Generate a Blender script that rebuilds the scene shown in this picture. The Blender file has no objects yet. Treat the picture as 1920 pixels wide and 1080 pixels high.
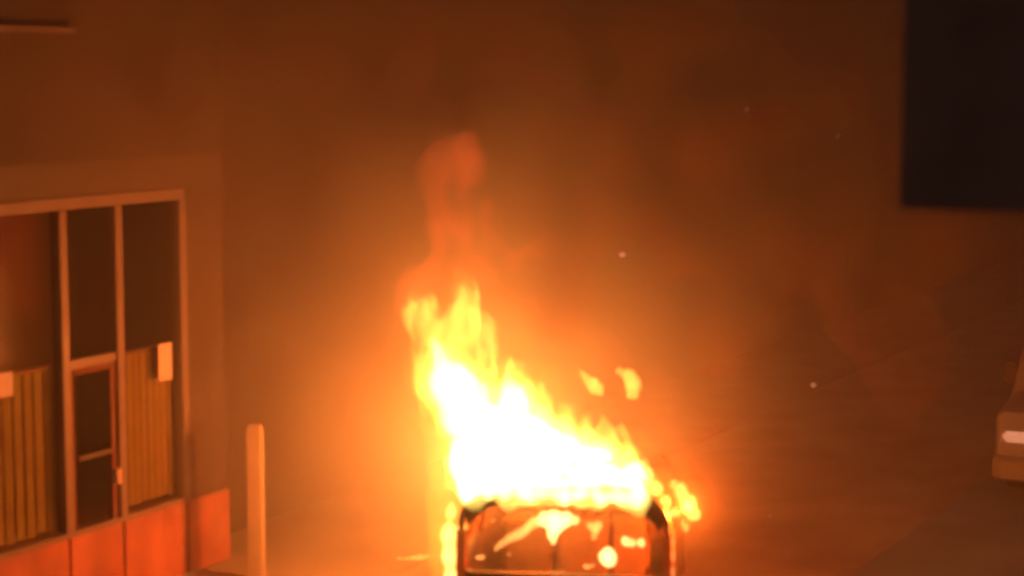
import bpy, bmesh, math, random
from mathutils import Vector, Matrix, noise

random.seed(7); noise.seed_set(7)
S = bpy.context.scene
C = S.collection
R = math.radians

# ------------------------------------------------------------------ camera, sky, exposure
FPX, CAMH = 3600.0, 4.7                       # focal length in pixels of a 1920 wide frame, eye height
PITCH = math.atan(410.0 / FPX)
cd = bpy.data.cameras.new('camera'); cam = bpy.data.objects.new('camera', cd); C.objects.link(cam)
cam.location = (0, 0, CAMH); cam.rotation_euler = (R(90) - PITCH, 0, 0)
cd.sensor_width = 36; cd.lens = 36 * FPX / 1920; cd.clip_end = 500
cd.dof.use_dof = True; cd.dof.focus_distance = 90.0; cd.dof.aperture_fstop = 1.35   # phone missed focus
S.camera = cam

w = bpy.data.worlds.new('World'); S.world = w; w.use_nodes = True
nt = w.node_tree; bg = nt.nodes['Background']
sky = nt.nodes.new('ShaderNodeTexSky'); sky.sky_type = 'NISHITA'; sky.sun_disc = False
sky.sun_elevation = R(1); sky.sun_rotation = R(60)
nt.links.new(sky.outputs[0], bg.inputs[0]); bg.inputs[1].default_value = 0.036

S.view_settings.view_transform = 'Standard'; S.view_settings.look = 'None'
S.view_settings.gamma = 1; S.view_settings.exposure = -0.14
S.cycles.max_bounces = 6; S.cycles.volume_bounces = 0; S.cycles.transparent_max_bounces = 16
S.cycles.sample_clamp_indirect = 2.5
S.cycles.use_denoising = True
S.cycles.volume_step_rate = 1.0; S.cycles.volume_max_steps = 96

FIRE_COL = (1.0, 0.145, 0.012)
LAMPS = []                                     # filled after the fire is laid out

def at(px, py, Y):
    """world point at depth Y whose place in the photograph is px, py"""
    c, s = math.cos(PITCH), math.sin(PITCH)
    d = Vector((px - 960, FPX * c + (540 - py) * s, -FPX * s + (540 - py) * c))
    return Vector((0, 0, CAMH)) + d * (Y / d.y)
def ground(px, py, z=0):
    c, s = math.cos(PITCH), math.sin(PITCH)
    d = Vector((px - 960, FPX * c + (540 - py) * s, -FPX * s + (540 - py) * c))
    return Vector((0, 0, CAMH)) + d * ((z - CAMH) / d.z)

# ------------------------------------------------------------------ materials
def mat(name, col, rough=0.7, metal=0.0, var=0.25, scale=3.0, bump=0.0, col2=None, spec=None):
    m = bpy.data.materials.new(name); m.use_nodes = True
    n, l = m.node_tree.nodes, m.node_tree.links
    b = n['Principled BSDF']; b.inputs['Roughness'].default_value = rough; b.inputs['Metallic'].default_value = metal
    if spec is not None: b.inputs['Specular IOR Level'].default_value = spec
    tc = n.new('ShaderNodeTexCoord'); nz = n.new('ShaderNodeTexNoise')
    nz.inputs['Scale'].default_value = scale; nz.inputs['Detail'].default_value = 6
    l.new(tc.outputs['Object'], nz.inputs['Vector'])
    rp = n.new('ShaderNodeValToRGB'); rp.color_ramp.elements[0].position = 0.3; rp.color_ramp.elements[1].position = 0.7
    c2 = col2 or tuple(min(1, c * (1 + var)) for c in col)
    rp.color_ramp.elements[0].color = (*[c * (1 - var) for c in col], 1); rp.color_ramp.elements[1].color = (*c2, 1)
    l.new(nz.outputs['Fac'], rp.inputs[0]); l.new(rp.outputs[0], b.inputs['Base Color'])
    if bump:
        bp = n.new('ShaderNodeBump'); bp.inputs['Strength'].default_value = bump
        n2 = n.new('ShaderNodeTexNoise'); n2.inputs['Scale'].default_value = scale * 12; n2.inputs['Detail'].default_value = 4
        l.new(tc.outputs['Object'], n2.inputs['Vector']); l.new(n2.outputs['Fac'], bp.inputs['Height']); l.new(bp.outputs[0], b.inputs['Normal'])
    return m
def glass(name, tint, gl=0.12):
    m = bpy.data.materials.new(name); m.use_nodes = True
    n, l = m.node_tree.nodes, m.node_tree.links; n.remove(n['Principled BSDF'])
    t = n.new('ShaderNodeBsdfTransparent'); t.inputs[0].default_value = (*tint, 1)
    g = n.new('ShaderNodeBsdfGlossy'); g.inputs['Roughness'].default_value = 0.12
    x = n.new('ShaderNodeMixShader'); x.inputs[0].default_value = gl
    l.new(t.outputs[0], x.inputs[1]); l.new(g.outputs[0], x.inputs[2]); l.new(x.outputs[0], n['Material Output'].inputs['Surface'])
    return m
def flame_mat(name, col, strength, nscale=None, lo=0.35, hi=0.65, low=0.0):
    """emission only volume: burning gas, also painted glow; with nscale the gas is broken up by 3D noise"""
    m = bpy.data.materials.new(name); m.use_nodes = True
    n, l = m.node_tree.nodes, m.node_tree.links; n.remove(n['Principled BSDF'])
    e = n.new('ShaderNodeEmission'); e.inputs[0].default_value = (*col, 1); e.inputs[1].default_value = strength
    if nscale:
        tc = n.new('ShaderNodeTexCoord'); mp = n.new('ShaderNodeMapping'); mp.inputs['Scale'].default_value = (1, 1, .55)
        nz = n.new('ShaderNodeTexNoise')
        nz.inputs['Scale'].default_value = nscale; nz.inputs['Detail'].default_value = 2.5; nz.inputs['Distortion'].default_value = .6
        mr = n.new('ShaderNodeMapRange'); mr.inputs['From Min'].default_value = lo; mr.inputs['From Max'].default_value = hi
        mr.inputs['To Min'].default_value = low * strength; mr.inputs['To Max'].default_value = strength
        l.new(tc.outputs['Object'], mp.inputs[0]); l.new(mp.outputs[0], nz.inputs['Vector']); l.new(nz.outputs['Fac'], mr.inputs['Value'])
        l.new(mr.outputs[0], e.inputs[1])
    l.new(e.outputs[0], n['Material Output'].inputs['Volume'])
    return m
def glow_mat(name, col, strength):
    m = bpy.data.materials.new(name); m.use_nodes = True
    n, l = m.node_tree.nodes, m.node_tree.links; n.remove(n['Principled BSDF'])
    e = n.new('ShaderNodeEmission'); e.inputs[0].default_value = (*col, 1); e.inputs[1].default_value = strength
    l.new(e.outputs[0], n['Material Output'].inputs['Surface']); return m

M = dict(
    plaster=mat('plaster', (.088, .055, .038), .85, var=.22, scale=.7, bump=.2),
    upper=mat('upper_render', (.078, .05, .036), .85, var=.2, scale=.8, bump=.2),
    fascia=mat('fascia_board', (.105, .07, .05), .6, var=.15, scale=1.2),
    plinth=mat('painted_plinth', (.44, .13, .08), .6, var=.28, scale=2.5, bump=.2),
    alu=mat('window_frame_metal', (.235, .165, .145), .45, metal=.1, var=.1, scale=4),
    dark=mat('dark_interior', (.17, .055, .03), .9, var=.2),
    blind=mat('blind_fabric', (.44, .5, .15), .8, var=.12, scale=6),
    blind2=mat('fine_blind_fabric', (.48, .48, .15), .8, var=.12, scale=6),
    blindgap=mat('blind_gap_shade', (.04, .03, .015), .9, var=.1),
    paper=mat('notice_paper', (.7, .52, .5), .8, var=.05),
    post=mat('post_paint', (.48, .36, .27), .55, var=.15, scale=3, bump=.1),
    paving=mat('forecourt_paving', (.42, .36, .29), .85, var=.25, scale=1.1, bump=.4),
    slab=mat('pavement_slabs', (.34, .27, .2), .8, var=.2, scale=1.3, bump=.3),
    kerb=mat('kerb_stone', (.36, .33, .29), .8, var=.2, scale=2, bump=.3),
    road=mat('asphalt', (.26, .35, .43), .75, var=.25, scale=1.0, bump=.5),  # blue tint put into the asphalt colour in place of grey ambient light
    line=mat('road_paint', (.6, .58, .52), .7, var=.2),
    burnt=mat('scorched_paint', (.045, .025, .018), .6, var=.4, scale=5, bump=.2, col2=(.12, .07, .045)),
    trim=mat('black_trim', (.02, .016, .014), .6, var=.3),
    rubber=mat('tyre_rubber', (.02, .02, .02), .85, var=.2),
    steel=mat('wheel_steel', (.35, .34, .33), .4, metal=.8, var=.15),
    seat=mat('scorched_upholstery', (.3, .18, .1), .9, var=.3, scale=6, bump=.3),
    redlens=mat('tail_lamp_lens', (.6, .2, .08), .25, var=.1),
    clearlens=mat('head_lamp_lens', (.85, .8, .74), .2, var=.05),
    white=mat('white_van_paint', (.3, .3, .33), .35, var=.06, scale=2),
    bumper=mat('pale_bumper_plastic', (.3, .28, .24), .5, var=.06),
    brick=mat('dark_brickwork', (.62, .44, .36), .85, var=.3, scale=1.5, bump=.3),
    shopglass=glass('shop_glass', (.85, .76, .68), .04),
    carglass=glass('sooty_glass', (.86, .76, .66), .05),
    vanglass=mat('van_glass', (.03, .03, .03), .1, var=.1),
)

_b = M['clearlens'].node_tree.nodes['Principled BSDF']; _b.inputs['Emission Color'].default_value = (1, .62, .42, 1); _b.inputs['Emission Strength'].default_value = .35  # faint glow added to the lenses to brighten their highlight
# ------------------------------------------------------------------ mesh helpers
def bx(bm, x0, x1, y0, y1, z0, z1, mtx=None):
    vs = [bm.verts.new(Vector((x, y, z))) for x in (x0, x1) for y in (y0, y1) for z in (z0, z1)]
    for f in ((0,1,3,2), (4,6,7,5), (0,4,5,1), (2,3,7,6), (0,2,6,4), (1,5,7,3)): bm.faces.new([vs[i] for i in f])
    if mtx is not None: bmesh.ops.transform(bm, matrix=mtx, verts=vs)
    return vs
def cyl(bm, a, b, r, r2=None, n=20):
    a, b = Vector(a), Vector(b); d = b - a
    q = Vector((0, 0, 1)).rotation_difference(d.normalized()).to_matrix().to_4x4()
    bmesh.ops.create_cone(bm, cap_ends=True, segments=n, radius1=r, radius2=r if r2 is None else r2, depth=d.length,
                          matrix=Matrix.Translation((a + b) / 2) @ q)
def obj(name, bm, m, parent=None, bevel=0, smooth=False, **tags):
    bmesh.ops.recalc_face_normals(bm, faces=bm.faces)
    if bevel: bmesh.ops.bevel(bm, geom=bm.edges[:], offset=bevel, segments=2, affect='EDGES', clamp_overlap=True)
    me = bpy.data.meshes.new(name); bm.to_mesh(me); bm.free()
    if smooth:
        for p in me.polygons: p.use_smooth = True
    me.materials.append(m); o = bpy.data.objects.new(name, me); C.objects.link(o)
    if parent: o.parent = parent
    for k, v in tags.items(): o[k] = v
    return o
def thing(name, label, cat, loc=(0, 0, 0), rz=0, group=None):
    o = bpy.data.objects.new(name, None); C.objects.link(o); o.location = loc; o.rotation_euler = (0, 0, rz)
    o['label'] = label; o['category'] = cat
    if group: o['group'] = group
    return o
def box_obj(name, m, parent, x0, x1, y0, y1, z0, z1, bevel=0, **t):
    bm = bmesh.new(); bx(bm, x0, x1, y0, y1, z0, z1); return obj(name, bm, m, parent, bevel, **t)

# ------------------------------------------------------------------ the street: u runs along the shop wall, v out from it
ANG = math.atan(1940 / FPX)                    # the street runs away to the right
U = Vector((math.sin(ANG), math.cos(ANG), 0)); V = Vector((math.cos(ANG), -math.sin(ANG), 0))
O = ground(430, 1050)                          # foot of the shop's corner
RZ = math.atan2(U.y, U.x)                      # local x = U ; local y = -V  (into the building)
def uv(p): d = Vector((p.x, p.y, 0)) - Vector((O.x, O.y, 0)); return d.dot(U), d.dot(V)
def wallu(px, py=540, v=0):
    """u of the point of the wall plane seen at pixel px, py, and its height"""
    c, s = math.cos(PITCH), math.sin(PITCH)
    d = Vector((px - 960, FPX * c + (540 - py) * s, -FPX * s + (540 - py) * c)); P = Vector((0, 0, CAMH))
    base = O + V * v; t = (base - P).dot(V) / d.dot(V); q = P + d * t
    return (q - O).dot(U), q.z
v_far = uv(ground(502, 981))[1]                # setback of the plain wall
v_edge = uv(ground(1633, 1027))[1]             # edge between forecourt and road

def sheet(name, m, v0, v1, z, u0=-60, u1=160, kind='structure'):
    bm = bmesh.new(); vs = [O + U * u + V * v for u, v in ((u0, v0), (u1, v0), (u1, v1), (u0, v1))]
    bm.faces.new([bm.verts.new((p.x, p.y, z)) for p in vs]); return obj(name, bm, m, kind=kind)
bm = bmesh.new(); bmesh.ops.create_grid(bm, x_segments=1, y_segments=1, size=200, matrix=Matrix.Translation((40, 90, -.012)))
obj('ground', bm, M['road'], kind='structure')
sheet('forecourt', M['paving'], v_far, v_edge, -.004)
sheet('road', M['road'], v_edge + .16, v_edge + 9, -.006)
def strip(name, m, v0, v1, z0, z1, u0=-60, u1=160, parent=None, bevel=0, **t):
    bm = bmesh.new(); bx(bm, u0, u1, -v1, -v0, z0, z1, Matrix.Translation((O.x, O.y, 0)) @ Matrix.Rotation(RZ, 4, 'Z'))
    return obj(name, bm, m, parent, bevel, **t)
strip('kerb', M['kerb'], v_edge, v_edge + .159, -.1, -.002, kind='structure')
strip('pavement', M['slab'], v_far, 1.7, -.1, .03, kind='structure')
sheet('road_marking', M['line'], v_edge + 4.6, v_edge + 4.72, -.002)

# ------------------------------------------------------------------ shop building
shop = thing('shop_building', 'shop building with metal framed windows over an orange painted plinth, left of the fire', 'building',
             (O.x, O.y, 0), RZ)
# local frame: x = along the wall (u), y = into the building (-v), z up
L0 = -14.0
zs, zt, zf, zl = .70, 3.58, 3.92, 5.0           # sill, head of window, top of fascia, ledge
mu = [wallu(118, 500)[0], wallu(222, 500)[0], wallu(344, 600)[0]]
ZD = wallu(170, 678)[1]
plinths = [L0, mu[0], mu[1], mu[2], 0]
for i in range(4):
    a, b = plinths[i], plinths[i + 1]
    box_obj('plinth_panel', M['plinth'], shop, a + .012, b - .012, -.03 if i == 3 else 0, .3, 0, zs, bevel=.01)
bm = bmesh.new()
bx(bm, mu[2] + .06, 0, .02, .3, zs, zf - .002)                   # pier beside the last window
bx(bm, -.25, 0, .3, 6, 0, zt)                             # end wall
bx(bm, L0, 0, 5.8, 6, 0, zt)
obj('wall', bm, M['plaster'], shop)
box_obj('upper_wall', M['upper'], shop, L0, 0, .02, 6, zf, 9.5)
box_obj('fascia', M['fascia'], shop, L0, -.001, .016, .3, zt + .05, zf)
box_obj('ledge', M['alu'], shop, L0, wallu(135, 72)[0], -.04, .018, zl, zl + .05)
box_obj('ceiling', M['dark'], shop, L0, 0, .3, 5.8, zt + .02, zt + .1)
box_obj('back_partition', M['dark'], shop, L0, -.25, 1.6, 1.7, .0, zt)
box_obj('shop_floor', M['dark'], shop, L0, -.25, .3, 1.6, .55, zs - .02)
# window frames
bm = bmesh.new(); bx(bm, L0, mu[2] + .05, 0, .1, zt - .06, zt + .045); bx(bm, L0, mu[2] + .05, -.01, .1, zs + .002, zs + .05)
obj('window_head_and_sill', bm, M['alu'], shop, .006)
for i, x in enumerate(mu + [mu[0] - 1.9, mu[0] - 3.8, mu[0] - 5.7]):
    box_obj('mullion', M['alu'], shop, x - .05, x + .05, -.015, .1, zs + .052, zt - .062, bevel=.008)
zi, zj = zs + .052, zt - .062
# left bays: glass, blind, rail
def blinds(x0, x1, ztop, step, m, wd, lab=None):
    bm = bmesh.new(); x = x0 + .02; k = 0
    while x < x1 - .02:
        a = -.12 + .08 * math.sin(k * 1.7) + random.uniform(-.05, .05)
        mt = Matrix.Translation((x, .13, 0)) @ Matrix.Rotation(a, 4, 'Z')
        bx(bm, -wd / 2, wd / 2, -.002, .002, zs + .06 + random.uniform(0, .03), ztop - .03, mt); x += step; k += 1
    b = obj('blind', bm, m, shop); 
    if lab: b['label'] = lab
    box_obj('head_rail', M['alu'], b, x0 + .01, x1 - .01, .1, .16, ztop - .03, ztop)
    box_obj('gap_shade_sheet', M['blindgap'], b, x0 + .02, x1 - .02, .2, .21, zs + .06, ztop - .05)  # dark sheet added to paint the shade between the slats
for k, (a, b) in enumerate(((mu[0] - 1.9, mu[0]), (mu[0] - 3.8, mu[0] - 1.9), (mu[0] - 5.7, mu[0] - 3.8), (mu[1], mu[2]))):
    p = box_obj('window_pane', M['shopglass'], shop, a + .055, b - .055, .04, .048, zi, zj)
zb = wallu(60, 697)[1]; zb2 = wallu(285, 655)[1]
blinds(mu[0] - 1.85, mu[0] + .03, zb, .125, M['blind'], .086, 'vertical blind of broad olive slats')
blinds(mu[0] - 3.75, mu[0] - 1.98, zb, .125, M['blind'], .086)
blinds(mu[1] + .06, mu[2] + .04, zb2, .095, M['blind2'], .07, 'vertical blind of narrow golden slats')
# door bay
door = box_obj('door_frame', M['alu'], shop, mu[0] + .055, mu[1] - .055, 0, .09, ZD - .04, ZD + .04, bevel=.006)
d = thing_bm = bmesh.new()
bx(d, mu[0] + .06, mu[0] + .12, .02, .07, zi, ZD - .045); bx(d, mu[1] - .12, mu[1] - .06, .02, .07, zi, ZD - .045)
bx(d, mu[0] + .125, mu[1] - .125, .02, .07, ZD - .1, ZD - .045)
dr = obj('door', d, M['dark'], shop, .004)
zm = wallu(170, 855)[1]; zh = wallu(214, 893)[1]
box_obj('push_bar', M['fascia'], dr, mu[0] + .13, mu[1] - .13, -.01, .03, zm - .02, zm + .02)
box_obj('door_glass', M['shopglass'], dr, mu[0] + .13, mu[1] - .13, .042, .05, zi, ZD - .105)
box_obj('handle', M['paper'], dr, mu[1] - .13, mu[1] - .07, -.05, .015, zh - .07, zh + .07, bevel=.01)
box_obj('transom_pane', M['shopglass'], shop, mu[0] + .055, mu[1] - .055, .04, .048, ZD + .045, zj)
# paper notices taped to the glass
def notice(px0, px1, py0, py1, label):
    u0, z1 = wallu(px0, py0); u1, _ = wallu(px1, py0); _, z0 = wallu((px0 + px1) / 2, py1); _, z1 = wallu((px0 + px1) / 2, py0)
    bm = bmesh.new(); bx(bm, u0, u1, .02, .024, z0, z1, Matrix.Translation((O.x, O.y, 0)) @ Matrix.Rotation(RZ, 4, 'Z'))
    return obj('paper_notice', bm, M['paper'], label=label, category='notice', group='notices on the shop window')
notice(-12, 27, 700, 746, 'squarish pale paper notice on the glass at the left edge of the photo')
notice(300, 325, 644, 714, 'tall narrow pale paper notice high on the glass by the shop corner')

# plain wall that carries on behind the fire
pw = strip('street_wall', M['plaster'], v_far - .4, v_far, 0, 9.5, .002, 160,
           label='long plain plastered wall running away behind the burning car', category='wall')
# post lit by the fire
pp = ground(482, 1094)
t = thing('bollard_post', 'tall pale square post glowing orange beside the shop corner', 'post', (pp.x, pp.y, -.004), R(-8))
box_obj('shaft', M['post'], t, -.07, .07, -.07, .07, 0, 1.45, bevel=.015)
bm = bmesh.new(); bx(bm, -.08, .08, -.08, .08, 0, .1); obj('foot', bm, M['post'], t, .01)
bm = bmesh.new(); bmesh.ops.create_cone(bm, cap_ends=True, segments=4, radius1=.09, radius2=.07, depth=.03, matrix=Matrix.Translation((0, 0, 1.467)) @ Matrix.Rotation(R(45), 4, 'Z'))
obj('cap', bm, M['post'], t)

# dark building over the road, near, with a projecting upper storey
q = at(1690, 200, 6.5)
db = thing('dark_building', 'unlit dark building corner with projecting upper storey at the top right', 'building', (q.x, q.y, 0), R(-28))
zb0 = at(1800, 392, 6.5).z
box_obj('upper_storey', M['brick'], db, 0, 7, 0, 8, zb0, 9, bevel=.004)
box_obj('ground_storey', M['brick'], db, 1.6, 7, .5, 8, 0, zb0, bevel=.004)
for k in range(2):
    f = box_obj('window', M['trim'], db, .9 + 2.2 * k, 2.1 + 2.2 * k, -.03, .03, zb0 + .9, zb0 + 2.4)
    box_obj('sill', M['kerb'], f, .8 + 2.2 * k, 2.2 + 2.2 * k, -.1, .05, zb0 + .82, zb0 + .895)

# ------------------------------------------------------------------ vehicles
def loft(sections, close=True):
    """sections: list of (y, [(x,z)...]) rings of equal length"""
    bm = bmesh.new(); rings = [[bm.verts.new((x, y, z)) for x, z in pts] for y, pts in sections]
    n = len(rings[0])
    for a, b in zip(rings, rings[1:]):
        for i in range(n): bm.faces.new((a[i], a[(i + 1) % n], b[(i + 1) % n], b[i]))
    bm.faces.new(rings[0]); bm.faces.new(rings[-1][::-1]); return bm
def rrect(w, z0, z1, r, n=5, rb=None):
    rb = r if rb is None else rb; pts = []
    for cx, cz, a0, rr in ((w - r, z1 - r, 0, r), (-w + r, z1 - r, 90, r), (-w + rb, z0 + rb, 180, rb), (w - rb, z0 + rb, 270, rb)):
        for k in range(n + 1):
            a = R(a0 + 90 * k / n); pts.append((cx + rr * math.cos(a), cz + rr * math.sin(a)))
    return pts
def ring_plate(outer, inner, y0, y1):
    bm = bmesh.new(); n = len(outer); g = []
    for pts, y in ((outer, y0), (inner, y0), (inner, y1), (outer, y1)): g.append([bm.verts.new((x, y, z)) for x, z in pts])
    for a, b in ((0, 1), (1, 2), (2, 3), (3, 0)):
        for i in range(n): bm.faces.new((g[a][i], g[a][(i + 1) % n], g[b][(i + 1) % n], g[b][i]))
    return bm
def plate(pts, y0, y1):
    bm = bmesh.new(); a = [bm.verts.new((x, y0, z)) for x, z in pts]; b = [bm.verts.new((x, y1, z)) for x, z in pts]; n = len(a)
    for i in range(n): bm.faces.new((a[i], a[(i + 1) % n], b[(i + 1) % n], b[i]))
    bm.faces.new(a[::-1]); bm.faces.new(b); return bm
def wheel(parent, x, y, r=.31):
    s = 1 if x > 0 else -1
    bm = bmesh.new(); cyl(bm, (x - s * .19, y, r), (x, y, r), r, n=32); wh = obj('wheel', bm, M['rubber'], parent, .02)
    bm = bmesh.new(); cyl(bm, (x - s * .02, y, r), (x + s * .012, y, r), r * .62, r * .55, n=24); obj('rim', bm, M['steel'], wh, .006)

def burning_car():
    W = .83
    p = at(1057, 937, 14.55)
    car = thing('burning_car', 'boxy hatchback seen from behind, its cabin and roof swallowed by white hot fire', 'car', (p.x, p.y, -.004), R(-7))
    T = 1.48                                                    # roof height
    # lower body
    secs = [(0.02, rrect(W - .05, .34, .9, .08)), (.12, rrect(W, .26, .92, .08)), (2.9, rrect(W, .24, .93, .08)),
            (3.1, rrect(W - .01, .24, .92, .08)), (3.75, rrect(W - .04, .26, .84, .1)), (3.98, rrect(W - .12, .32, .7, .12))]
    # hollow: a tub with the side, floor and bonnet as separate shells of one mesh
    bm = bmesh.new()
    bx(bm, -W, -W + .07, .1, 2.95, .24, .93); bx(bm, W - .07, W, .1, 2.95, .24, .93)
    bx(bm, -W + .071, W - .071, .1, 2.95, .24, .34)
    body = obj('body', bm, M['burnt'], car, .02)
    b2 = loft([(2.952, rrect(W, .24, .95, .08)), (3.3, rrect(W - .01, .24, .93, .09)), (3.75, rrect(W - .04, .26, .84, .1)), (3.98, rrect(W - .12, .32, .7, .12))])
    obj('bonnet', b2, M['burnt'], car, smooth=False)
    # roof: shallow dome lofted front to back
    def roofsec(w, z, t): 
        pts = []
        for k in range(13):
            a = -1 + 2 * k / 12; pts.append((a * w * 1.1, z - .2 * abs(a) ** 5))
        return pts + [(x * .97, zz - t) for x, zz in pts[::-1]]
    rf = loft([(.0, roofsec(.70, T - .05, .05)), (.1, roofsec(.72, T - .005, .05)), (.8, roofsec(.73, T + .02, .05)), (1.6, roofsec(.72, T + .01, .05)), (2.2, roofsec(.68, T - .06, .05))])
    obj('roof', rf, M['burnt'], car, smooth=False)
    # pillars
    for s in (-1, 1):
        for (a, b) in (((.80, .9, .92), (.70, .9, 1.34)), ((.81, 1.9, .92), (.69, 1.85, 1.33)), ((.80, 2.95, .92), (.655, 2.2, 1.3))):
            bm = bmesh.new(); cyl(bm, (s * a[0], a[1], a[2]), (s * b[0], b[1], b[2]), .04, n=8); obj('roof_pillar', bm, M['burnt'], car)
    # tailgate: rounded panel with the window opening, and the panel below
    top = [(x, z) for x, z in rrect(.82, .5, 1.44, .24, 8, .1)]
    inner = rrect(.79, .80, 1.415, .215, 8, .08)
    tg = obj('tailgate', ring_plate(top, inner, -.02, .09), M['burnt'], car)
    seal = obj('window_seal', ring_plate(rrect(.797, .79, 1.422, .22, 8, .09), rrect(.78, .812, 1.405, .205, 8, .07), -.035, -.022), M['trim'], tg)
    obj('rear_window', plate(rrect(.789, .801, 1.414, .214, 8, .079), .0, .006), M['carglass'], tg)
    box_obj('number_plate', M['paper'], tg, -.26, .26, -.03, -.021, .6, .71)
    for s in (-1, 1):
        bm = bmesh.new(); bx(bm, s * .765 if s > 0 else -.835, s * .835 if s > 0 else -.765, -.045, .12, .55, 1.16)
        tl = obj('tail_light', bm, M['redlens'], car, .012)
    obj('rear_bumper', loft([(-.12, rrect(.74, .3, .5, .06)), (-.05, rrect(.82, .26, .54, .06)), (.1, rrect(.84, .24, .55, .06))]), M['trim'], car)
    for s in (-1, 1):
        for (y0, y1, x0, x1) in ((.15, .85, 0, 0), (.95, 1.85, 0, 0), (1.93, 2.7, 0, 0)):
            bm = bmesh.new(); vs = [bm.verts.new(v) for v in ((s * .80, y0, .94), (s * .80, y1, .94), (s * .71, min(y1, 2.25), 1.33), (s * .71, y0, 1.33))]
            bm.faces.new(vs); obj('side_window', bm, M['carglass'], car)
        bm = bmesh.new(); bmesh.ops.create_uvsphere(bm, u_segments=12, v_segments=8, radius=.1, matrix=Matrix.Translation((s * .93, 2.62, 1.0)) @ Matrix.Diagonal((1, .6, .7, 1)))
        obj('wing_mirror', bm, M['trim'], car)
        for y in (.62, 3.2): wheel(car, s * .84, y)
    # seats: backs with headrests dark against the fire
    for sx, wd in ((-.42, .19), (.06, .22), (.44, .15)):
        y = 1.15
        bm = bmesh.new(); bx(bm, sx - wd - .02, sx + wd + .02, y, y + .12, .45, 1.0)
        st = obj('seat_back', bm, M['seat'], car, .04)
        hr = obj('headrest', plate(rrect(wd * .8, 1.0, 1.2, .09, 6), y + .01, y + .11), M['seat'], st)
    for sx in (-.36, .36):
        bm = bmesh.new(); bx(bm, sx - .24, sx + .24, 2.1, 2.23, .4, 1.05)
        st = obj('seat_back', bm, M['seat'], car, .04)
        obj('headrest', plate(rrect(.13, 1.08, 1.27, .07, 6), 2.12, 2.21), M['seat'], st)
    return car
CAR = burning_car()

def van():
    # front corner seen at the right edge of the photo, heading towards the camera down the road
    p = ground(1858, 938)
    W, Lg, H = .95, 4.8, 2.0
    rz = math.atan2(-U.y, -U.x) + R(90)          # local -y = heading
    v = thing('parked_van', 'pale van cut off by the right edge of the photo, its nose towards the camera', 'van', (0, 0, -.004), rz)
    off = Matrix.Rotation(rz, 3, 'Z') @ Vector((-W, 0, 0)); v.location = (p.x - off.x, p.y - off.y, -.004)
    prof = [(-0.0, rrect(W - .06, .3, .78, .08)), (.1, rrect(W - .01, .24, .98, .1)), (.75, rrect(W, .22, 1.12, .12)), (1.35, rrect(W - .02, .22, 1.85, .16)),
            (1.8, rrect(W - .01, .22, H, .18)), (4.6, rrect(W - .01, .22, H, .18)), (4.8, rrect(W - .06, .3, H - .08, .18))]
    obj('body', loft(prof), M['white'], v, smooth=False)
    bm = bmesh.new(); vs = [bm.verts.new(c) for c in ((-.8, .80, 1.16), (.8, .80, 1.16), (.74, 1.33, 1.8), (-.74, 1.33, 1.8))]; bm.faces.new(vs)
    bmesh.ops.translate(bm, verts=vs, vec=(0, -.03, .03)); obj('windscreen', bm, M['vanglass'], v)
    obj('front_bumper', loft([(-.1, rrect(W - .1, .28, .48, .05)), (-.02, rrect(W - .01, .25, .52, .06)), (.15, rrect(W + .01, .24, .53, .06))]), M['bumper'], v)
    box_obj('grille', M['trim'], v, -.4, .4, -.02, .02, .56, .72, .01)
    for s in (-1, 1):
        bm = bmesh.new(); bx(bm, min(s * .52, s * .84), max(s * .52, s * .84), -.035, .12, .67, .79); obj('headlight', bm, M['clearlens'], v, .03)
        bm = bmesh.new(); bx(bm, min(s * .95, s * 1.1), max(s * .95, s * 1.1), 1.0, 1.12, 1.15, 1.4); obj('wing_mirror', bm, M['trim'], v, .02)
        bm = bmesh.new(); vs = [bm.verts.new(c) for c in ((s * (W + .004), 1.2, 1.18), (s * (W + .004), 2.1, 1.18), (s * (W + .004), 2.1, 1.75), (s * (W + .004), 1.55, 1.75))]
        bm.faces.new(vs); obj('side_window', bm, M['vanglass'], v)
        for y in (.85, 3.9): wheel(v, s * (W + .01), y, .34)
    box_obj('number_plate', M['paper'], v, -.26, .26, -.125, -.103, .36, .46)
    return v
van()

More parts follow.
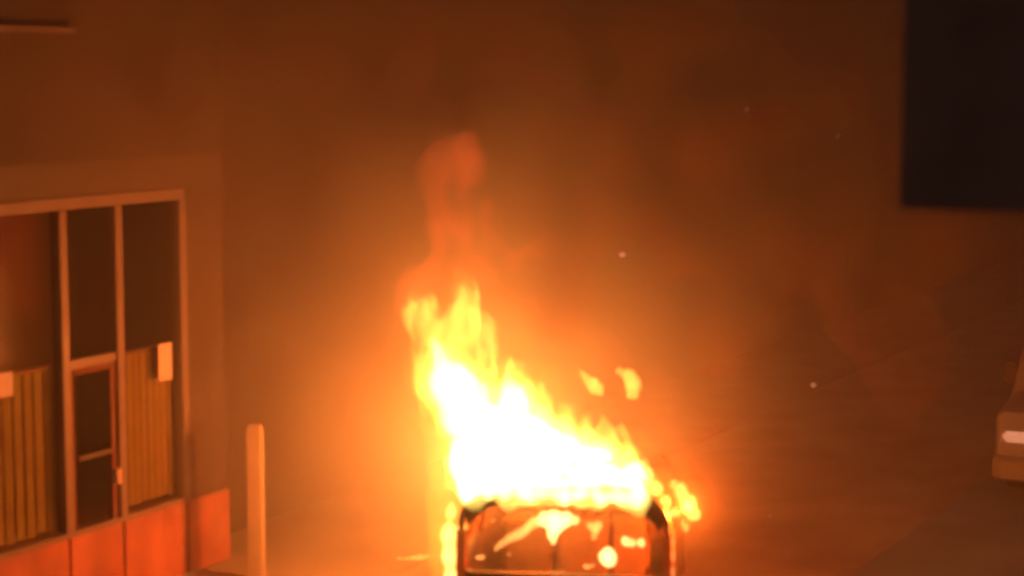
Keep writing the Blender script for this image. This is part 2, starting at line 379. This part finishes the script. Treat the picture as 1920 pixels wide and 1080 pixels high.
# ------------------------------------------------------------------ fire
SMOKE = .3
def blob_mesh(name, blobs, m, parent=None, vox=.035, amp=.06, freq=5.0, seed=0, spike=0, **tags):
    """blobs (px, py, r_px, Y[, stretch z]) grown together, then roughened like licking flame"""
    bm = bmesh.new()
    for b in blobs:
        px, py, r, Y = b[:4]; sz = b[4] if len(b) > 4 else 1.15; sy = b[5] if len(b) > 5 else .9
        c = at(px, py, Y); rr = r * Y / FPX
        bmesh.ops.create_icosphere(bm, subdivisions=3, radius=1, matrix=Matrix.Translation(c) @ Matrix.Diagonal((rr, rr * sy, rr * sz, 1)))
    me = bpy.data.meshes.new('tmp'); bm.to_mesh(me); bm.free()
    o = bpy.data.objects.new('tmp', me); C.objects.link(o)
    md = o.modifiers.new('r', 'REMESH'); md.mode = 'VOXEL'; md.voxel_size = vox
    sm = o.modifiers.new('s', 'SMOOTH'); sm.iterations = 4; sm.factor = .5
    dg = bpy.context.evaluated_depsgraph_get(); ev = o.evaluated_get(dg)
    me2 = bpy.data.meshes.new_from_object(ev); bpy.data.objects.remove(o)
    off = Vector((seed * 3.1, seed * 1.7, 0))
    for vtx in me2.vertices:
        p = Vector(vtx.co); q = Vector((p.x, p.y, p.z * .42))
        n1 = noise.noise_vector(q * freq + off); n2 = noise.noise_vector(q * freq * 2.6 + off); k3 = max(0, noise.noise(q * freq * 1.7 - off)) * spike * max(0, vtx.normal.z)
        vtx.co = p + Vector((n1.x, n1.y * .6, n1.z * 1.6)) * amp + Vector((n2.x, n2.y * .6, n2.z * 1.3)) * amp * .5 + Vector((-.25 * k3, 0, k3))
    if spike or amp > .1:                      # clean crossings left by the displacement, drop crumbs
        o2 = bpy.data.objects.new('tmp', me2); C.objects.link(o2)
        md = o2.modifiers.new('r', 'REMESH'); md.mode = 'VOXEL'; md.voxel_size = vox * .8
        dg = bpy.context.evaluated_depsgraph_get(); me2 = bpy.data.meshes.new_from_object(o2.evaluated_get(dg)); bpy.data.objects.remove(o2)
        bm = bmesh.new(); bm.from_mesh(me2); bm.verts.ensure_lookup_table(); seen = set(); isl = []
        for v0 in bm.verts:
            if v0 in seen: continue
            st = [v0]; seen.add(v0); grp = []
            while st:
                v1 = st.pop(); grp.append(v1)
                for e1 in v1.link_edges:
                    v2 = e1.other_vert(v1)
                    if v2 not in seen: seen.add(v2); st.append(v2)
            isl.append(grp)
        big = max(len(g) for g in isl)
        for g in isl:
            if len(g) < max(60, big * .012): bmesh.ops.delete(bm, geom=g, context='VERTS')
        bm.to_mesh(me2); bm.free()
    for pl in me2.polygons: pl.use_smooth = True
    me2.name = name; me2.materials.clear(); me2.materials.append(m)
    ob = bpy.data.objects.new(name, me2); C.objects.link(ob)
    if parent: ob.parent = parent
    for k, v in tags.items(): ob[k] = v
    return ob

CORE = flame_mat('white_hot_gas', (1, .66, .17), 60)
FRINGE = flame_mat('yellow_flame_gas', (1, .5, .065), 15, 7, .38, .6, .08)
OUTER = flame_mat('orange_halo_glow', (1, .32, .025), 1.7, 3, .36, .62, .25)
PLUME = flame_mat('red_flame_gas', (1, .11, .02), 2.3, 3.2, .38, .62, .15)

fire = thing('fire', 'tall white and yellow fire roaring from the roof and cabin of the burning car', 'fire', at(1020, 940, 16) )
fire.location = (0, 0, 0)
def tongue(x0, y0, x1, y1, r0, r1, Yd, n=6, bend=8):
    out = []
    for k in range(n + 1):
        t = k / n; out.append((x0 + (x1 - x0) * t + bend * math.sin(t * 5), y0 + (y1 - y0) * t, r0 + (r1 - r0) * t, Yd, 1.3))
    return out
core = [(835, 722, 40, 16.3), (860, 775, 42, 16.3), (905, 805, 48, 16.2), (960, 765, 36, 16.2), (985, 830, 62, 16.0), (905, 865, 48, 15.8), (900, 905, 34, 15.6),
        (950, 890, 42, 15.6), (1010, 900, 42, 15.6), (1060, 868, 48, 15.8), (1075, 905, 36, 15.5), (1125, 895, 36, 15.6), (1160, 915, 26, 15.4), (1182, 925, 16, 15.3), (865, 915, 18, 15.3),
        (880, 922, 22, 14.4), (915, 923, 22, 14.4), (950, 924, 22, 14.4), (985, 925, 22, 14.4), (1020, 926, 22, 14.4), (1055, 927, 22, 14.4), (1090, 928, 22, 14.4), (1125, 929, 22, 14.4), (1160, 930, 22, 14.4), (1195, 931, 22, 14.4), (885, 908, 34, 14.72), (923, 908, 33, 14.72), (961, 909, 32, 14.72), (999, 910, 31, 14.72), (1037, 911, 30, 14.72), (1075, 911, 30, 14.72), (1113, 912, 29, 14.72), (1151, 913, 28, 14.72), (1189, 914, 27, 14.72), (880, 876, 40, 15.1), (924, 878, 38, 15.1), (968, 881, 36, 15.1), (1012, 883, 34, 15.1), (1056, 886, 32, 15.1), (1100, 889, 31, 15.1), (1144, 891, 29, 15.1), (1188, 894, 27, 15.1), (880, 856, 40, 15.6), (928, 858, 40, 15.6), (976, 861, 40, 15.6), (1024, 864, 40, 15.6), (1072, 867, 40, 15.6), (1120, 870, 40, 15.6)]
core += tongue(860, 720, 815, 655, 34, 8, 16.4) + tongue(900, 760, 880, 690, 30, 6, 16.3) + tongue(970, 770, 955, 715, 30, 8, 16.2)
core += tongue(1050, 860, 1030, 790, 30, 8, 16) + tongue(1110, 880, 1095, 835, 24, 6, 15.8)
blob_mesh('flame_core', [(b[0], b[1], b[2] * .8, *b[3:]) for b in core], CORE, fire, vox=.03, amp=.06, freq=6, seed=1, spike=.25)
MID = flame_mat('pale_flame_gas', (1, .66, .12), 15)
blob_mesh('flame_body', [(b[0], b[1], b[2] * 1.08, *b[3:]) for b in core], MID, fire, vox=.03, amp=.07, freq=6, seed=26, spike=.3)
fringe = [(835, 720, 55, 16.3), (797, 607, 34, 16.5), (822, 635, 34, 16.5), (878, 552, 25, 16.6, 1.7), (874, 600, 28, 16.5, 1.5), (845, 665, 42, 16.4), (905, 650, 32, 16.4, 1.4), (925, 700, 34, 16.3), (1110, 905, 40, 14.75), (1175, 900, 36, 14.75), (1198, 905, 26, 14.6), (1212, 905, 20, 14.4), (1228, 925, 12, 14.4), (1150, 880, 36, 15.1),
          (800, 770, 22, 16.3), (860, 790, 45, 16.2), (960, 755, 50, 16.2), (1010, 770, 30, 16.1), (985, 830, 72, 16.0), (895, 870, 58, 15.8), (1060, 860, 58, 15.8), (1075, 810, 26, 16),
          (1105, 800, 16, 16, 2.2), (1130, 850, 32, 15.8), (1160, 838, 22, 15.8), (1185, 860, 16, 15.7), (1150, 905, 40, 15.5), (1000, 900, 48, 15.6), (862, 910, 26, 15.4), (1205, 858, 8, 15.6)]
fringe += tongue(800, 640, 778, 585, 26, 10, 16.5) + tongue(872, 600, 886, 525, 24, 10, 16.6) + tongue(930, 690, 925, 620, 24, 6, 16.4) + tongue(1000, 760, 1020, 715, 24, 6, 16.2)
fringe += tongue(1105, 830, 1100, 770, 18, 5, 16) + tongue(1140, 850, 1165, 812, 20, 6, 15.8) + tongue(800, 760, 780, 700, 20, 6, 16.3) + tongue(1185, 875, 1215, 850, 16, 5, 15)
blob_mesh('flame_fringe', [(b[0], b[1], b[2] * 1.04, *b[3:]) for b in fringe], FRINGE, fire, vox=.03, amp=.085, freq=7, seed=2, spike=.5)
outer = [(835, 700, 80, 16.4), (850, 600, 60, 16.5), (960, 780, 100, 16.2), (870, 880, 75, 16.2), (1080, 850, 85, 16), (1170, 880, 60, 15.8), (1225, 905, 48, 14.6), (840, 960, 50, 16.4), (835, 1040, 45, 16.4), (1010, 720, 50, 16.3)]
blob_mesh('glow_halo', outer, OUTER, fire, vox=.06, amp=.12, freq=2.5, seed=3)  # orange halo of light round the flames, painted as an emissive volume
plume = [(835, 322, 46, 16.8), (868, 305, 34, 16.8), (882, 330, 28, 16.8), (800, 318, 26, 16.8), (808, 350, 22, 16.8), (828, 370, 36, 16.8), (828, 430, 40, 16.8), (850, 490, 46, 16.8), (895, 530, 44, 16.8), (935, 600, 44, 16.8), (990, 590, 32, 16.8),
         (975, 480, 28, 16.8), (930, 460, 26, 16.8), (1000, 660, 46, 16.6), (1060, 720, 52, 16.5), (1020, 470, 30, 16.8), (860, 420, 40, 16.8), (920, 400, 24, 16.8), (900, 600, 60, 16.7), (790, 560, 50, 16.7)]
YEL = flame_mat('yellow_bloom_glow', (1, .5, .04), 1.8, 3, .36, .62, .4)
blob_mesh('bloom_skirt', [(838, 800, 50, 16.0), (838, 860, 48, 15.8), (835, 925, 46, 15.6), (832, 985, 44, 15.5), (830, 1050, 44, 15.5), (832, 1110, 44, 15.5)], YEL, fire, vox=.05, amp=.08, freq=3, seed=24)  # yellow bloom of the fire painted as an emissive volume
blob_mesh('flame_plume', plume, PLUME, fire, vox=.05, amp=.13, freq=3.2, seed=14)
blob_mesh('plume_fringe', [(b[0] + 6, b[1], b[2] * 1.38, *b[3:]) for b in plume], flame_mat('thin_red_gas', (1, .115, .018), .45, 2.6, .4, .62, .1), fire, vox=.06, amp=.16, freq=2.6, seed=43)

blob_mesh('glow_patch', [(1130, 720, 80, 16.5), (1210, 760, 80, 16.4), (1230, 850, 70, 16.2), (1060, 640, 60, 16.5)], flame_mat('dull_red_glow', (1, .15, .02), .5, 1.5, .3, .65, .3),  # smooth red glow right of the fire, painted as a faint emissive volume
          fire, vox=.06, amp=.12, freq=2, seed=25)
SMALL = flame_mat('small_flame_gas', (1, .52, .09), 28)
DIM = flame_mat('dim_flame_gas', (1, .5, .07), 24)
def flame(blobs, label, m=None, amp=.03, seed=5, group=None):
    o = blob_mesh('flame', blobs, m or SMALL, None, vox=.014, amp=amp, freq=9, seed=seed, label=label, category='flame')
    base = min((v.co for v in o.data.vertices), key=lambda c: c.z).copy(); o.data.transform(Matrix.Translation(-base)); o.location = base
    if group: o['group'] = group
    return o
flame([(1100, 709, 10, 16.2), (1113, 720, 15, 16.2), (1090, 700, 7, 16.2), (1126, 730, 11, 16.2)], 'loose yellow scrap of flame floating over the fire, the left one of two', DIM, seed=6, group='loose flames above the fire')
flame([(1178, 706, 12, 16.2), (1186, 722, 15, 16.2), (1162, 697, 8, 16.2), (1186, 740, 12, 16.2)], 'loose yellow scrap of flame floating over the fire, the right one of two', DIM, seed=7, group='loose flames above the fire')
flame([(1208, 872, 8, 14.45, 1.6), (1214, 890, 12, 14.45, 1.5), (1230, 915, 13, 14.45), (1248, 940, 12, 14.45), (1265, 962, 11, 14.45), (1280, 982, 7, 14.45)], 'slanting yellow flame sliding down the right shoulder of the car roof', SMALL, amp=.022, seed=8)
flame([(1262, 908, 9, 14.8, 1.3), (1278, 922, 14, 14.8, 1.3), (1293, 943, 18, 14.8), (1303, 965, 14, 14.8), (1288, 990, 8, 14.8, 1.5)], 'broad yellow flame hanging just right of the car shoulder', SMALL, amp=.022, seed=9)
flame([(846, 960, 9, 15.2, 2), (843, 1000, 13, 15.2, 2), (842, 1040, 14, 15.2, 2), (844, 1085, 14, 15.2, 2), (846, 1130, 14, 15.2, 2)], 'tall pale flame licking up the left flank of the car', flame_mat('flank_flame_gas', (1, .62, .16), 30), seed=10)
flame([(1255, 992, 5, 14.4, 2), (1261, 1015, 6, 14.4, 2.5), (1262, 1045, 6, 14.4, 2.5), (1262, 1075, 6, 14.4, 2.5), (1261, 1105, 6, 14.4, 2.5), (1260, 1130, 6, 14.4, 2.5)],
      'thin upright ribbon of orange glow on the right rear edge of the car', flame_mat('ribbon_glow_gas', (1, .36, .1), 22), amp=.008, seed=28)  # thin glowing strip added along the car edge
gp = ground(770, 1050)
flame([(748, 1047, 7, 18, .8), (762, 1049, 8, 18, .7), (776, 1047, 8, 18, .7), (788, 1044, 9, 18, .8), (800, 1040, 6, 18, .8)], 'small low flame burning alone on the ground left of the car', SMALL, amp=.015, seed=11)

# burning bits inside the cabin, seen through the rear window
def cabin(blobs, label, Y=14.95, m=None, seed=12, amp=.012):
    o = flame([(b[0], b[1], b[2], Y, *(b[3:] or ())) for b in blobs], label, m or SMALL2, amp=amp, seed=seed, group='flames inside the car cabin')
    return o
SMALL2 = flame_mat('cabin_flame_gas', (1, .66, .24), 90)
SMALL3 = flame_mat('cabin_ember_gas', (1, .42, .12), 70)
cabin([(1040, 980, 22), (1020, 975, 14), (1060, 975, 16), (1080, 978, 9), (1036, 1000, 14), (1038, 1015, 8)], 'bright wedge of flame between two headrests inside the car', seed=13)
cabin([(1004 - 6.5 * k, 980 + 4.2 * k, 11 - .4 * k) for k in range(12)], 'thin slanting streak of fire in the left of the rear window', seed=14, m=SMALL3)
cabin([(1116, 992, 11), (1112, 1008, 7), (1122, 985, 9), (1106, 985, 8)], 'small pointed flame right of the headrests in the rear window', seed=15, m=SMALL3)
cabin([(1140, 1045, 18)], 'round white hot blaze low in the rear window', seed=16)
cabin([(1173, 1014, 10), (1186, 1017, 8), (1203, 1017, 9), (1170, 1006, 5)], 'pair of small white glows at the right of the rear window', seed=17)
cabin([(1100, 1061, 9, .6), (1112, 1060, 7, .6)], 'small orange ember beside the round blaze in the rear window', seed=18, m=SMALL3)
cabin([(898, 1046, 9, .6), (904, 1044, 6)], 'orange ember low at the left of the rear window', seed=19, m=SMALL3)
cabin([(925, 977, 5)], 'tiny orange ember high at the left of the rear window', seed=20, m=SMALL3)
cabin([(955, 1040, 6, .7)], 'tiny orange ember under the slanting streak of fire', seed=21, m=SMALL3)
cabin([(1033, 1071, 5, .5), (1040, 1071, 5, .5), (1048, 1071, 5, .5), (1056, 1071, 6, .5)], 'thin flat ember line at the bottom middle of the rear window', seed=22, m=SMALL3)

SP = glow_mat('glowing_ember', (1, .35, .16), 1.0)
SPD = glow_mat('fading_ember', (1, .3, .15), .22)
def ember(px, py, r, Yd, label):
    bm = bmesh.new(); bmesh.ops.create_icosphere(bm, subdivisions=2, radius=r, matrix=Matrix.Diagonal((1.2, 1, .8, 1)))
    o = obj('ember', bm, SP if r > .015 else SPD, label=label, category='ember', group='embers drifting in the smoke'); o.location = at(px, py, Yd)
ember(1167, 478, .022, 15.6, 'brightest drifting ember, above and right of the flames')
ember(1106, 486, .012, 15.6, 'faint ember just left of the brightest drifting ember')
ember(1525, 722, .0155, 14.6, 'lone drifting ember well right of the fire at mid height')
ember(1400, 206, .013, 14.2, 'faint ember high right of the fire, the upper left of two')
ember(1571, 255, .012, 14.2, 'faint ember high right of the fire, near the dark building')
ember(1445, 967, .014, 15.2, 'low drifting ember to the right of the burning car')

# the light the fire gives off: lamps inside the flame
def lamp(px, py, Yd, power, rad, col=FIRE_COL):
    l = bpy.data.lights.new('fire_light', 'POINT'); l.energy = power; l.color = col; l.shadow_soft_size = rad
    o = bpy.data.objects.new('fire_light', l); C.objects.link(o); o.location = at(px, py, Yd); o.parent = fire; return o
lamp(985, 850, 16.0, 850, .16)
lamp(860, 740, 16.3, 560, .12)
lamp(1040, 975, 15.0, 15, .05)
lamp(1000, 880, 14.8, 130, .06)
lamp(1290, 950, 14.9, 420, 0)
lamp(838, 1010, 15.2, 160, 0)

bpy.context.view_layer.update()
fire.location = (CAR.location.x, CAR.location.y + 1.2, 1.0)      # seat of the fire: the cabin floor
for o in list(C.objects):
    if o.parent == fire: o.location = o.location - fire.location
# ------------------------------------------------------------------ dark smoke rolling up to the right
DSM = bpy.data.materials.new('dark_smoke_gas'); DSM.use_nodes = True; n = DSM.node_tree.nodes; l = DSM.node_tree.links; n.remove(n['Principled BSDF'])
tc = n.new('ShaderNodeTexCoord'); nz = n.new('ShaderNodeTexNoise'); nz.inputs['Scale'].default_value = 1.5; nz.inputs['Detail'].default_value = 4; l.new(tc.outputs['Object'], nz.inputs['Vector'])
mr = n.new('ShaderNodeMapRange'); mr.inputs['From Min'].default_value = .42; mr.inputs['From Max'].default_value = .62; mr.inputs['To Min'].default_value = .03; mr.inputs['To Max'].default_value = .75
pv = n.new('ShaderNodeVolumePrincipled'); pv.inputs['Color'].default_value = (.3, .16, .1, 1)
l.new(nz.outputs['Fac'], mr.inputs['Value']); l.new(mr.outputs[0], pv.inputs['Density']); l.new(pv.outputs[0], n['Material Output'].inputs['Volume'])
blob_mesh('dark_smoke', [(1620, 520, 110, 15.8), (1700, 640, 90, 15.6), (1750, 420, 120, 16), (100, 60, 110, 15.2), (300, 130, 90, 15.4), (480, 60, 110, 15.8), (740, 60, 110, 16.2), (610, 110, 80, 16), (870, 90, 90, 16.3), (1040, 560, 60, 15.2), (1110, 500, 90, 15.2), (1200, 430, 110, 15.4), (1300, 340, 140, 15.6), (1430, 260, 150, 15.8), (1250, 220, 110, 16), (1450, 450, 110, 15.6),
    (1120, 330, 80, 15.8), (1050, 200, 80, 16), (1400, 560, 90, 15.4), (1560, 380, 120, 15.8), (1330, 640, 60, 15.3), (1500, 130, 130, 16), (1250, 60, 130, 16.2), (1000, 60, 110, 16.4)],
    DSM, None, vox=.09, amp=.2, freq=1.6, seed=31, kind='stuff', label='dark smoke rolling up to the right of the fire', category='smoke')
# ------------------------------------------------------------------ smoke round the fire
bm = bmesh.new(); bmesh.ops.create_icosphere(bm, subdivisions=4, radius=1)
sm = bpy.data.materials.new('lit_smoke'); sm.use_nodes = True; n = sm.node_tree.nodes; l = sm.node_tree.links; n.remove(n['Principled BSDF'])
tc = n.new('ShaderNodeTexCoord'); gr = n.new('ShaderNodeTexGradient'); gr.gradient_type = 'QUADRATIC_SPHERE'
mp = n.new('ShaderNodeMapping'); l.new(tc.outputs['Object'], mp.inputs[0]); l.new(mp.outputs[0], gr.inputs[0])
nz = n.new('ShaderNodeTexNoise'); nz.inputs['Scale'].default_value = 2.3; nz.inputs['Detail'].default_value = 3; l.new(tc.outputs['Object'], nz.inputs['Vector'])
mr = n.new('ShaderNodeMapRange'); mr.inputs['From Min'].default_value = .38; mr.inputs['From Max'].default_value = .62; mr.inputs['To Min'].default_value = .2; mr.inputs['To Max'].default_value = 1.7
l.new(nz.outputs['Fac'], mr.inputs['Value'])
mu1 = n.new('ShaderNodeMath'); mu1.operation = 'MULTIPLY'; l.new(gr.outputs['Fac'], mu1.inputs[0]); l.new(mr.outputs[0], mu1.inputs[1])
mu2 = n.new('ShaderNodeMath'); mu2.operation = 'MULTIPLY'; l.new(mu1.outputs[0], mu2.inputs[0]); mu2.inputs[1].default_value = SMOKE
pv = n.new('ShaderNodeVolumePrincipled'); pv.inputs['Color'].default_value = (.85, .72, .6, 1); l.new(mu2.outputs[0], pv.inputs['Density'])
l.new(pv.outputs[0], n['Material Output'].inputs['Volume'])
so = obj('smoke', bm, sm, kind='stuff', label='fire lit smoke swelling round the burning car', category='smoke')
so.location = (-.7, 15.7, 2.1); so.scale = (3.7, 3.4, 4.2)

# ------------------------------------------------------------------ smoky air
hz = bmesh.new(); bx(hz, -55, 110, -6, 190, -1.1, 11)
hm = bpy.data.materials.new('smoky_air'); hm.use_nodes = True; n = hm.node_tree.nodes; n.remove(n['Principled BSDF'])
pv = n.new('ShaderNodeVolumePrincipled'); pv.inputs['Color'].default_value = (.8, .68, .58, 1); pv.inputs['Density'].default_value = .022
pv.inputs['Anisotropy'].default_value = 0.0
hm.node_tree.links.new(pv.outputs[0], n['Material Output'].inputs['Volume'])
obj('haze', hz, hm, kind='stuff')
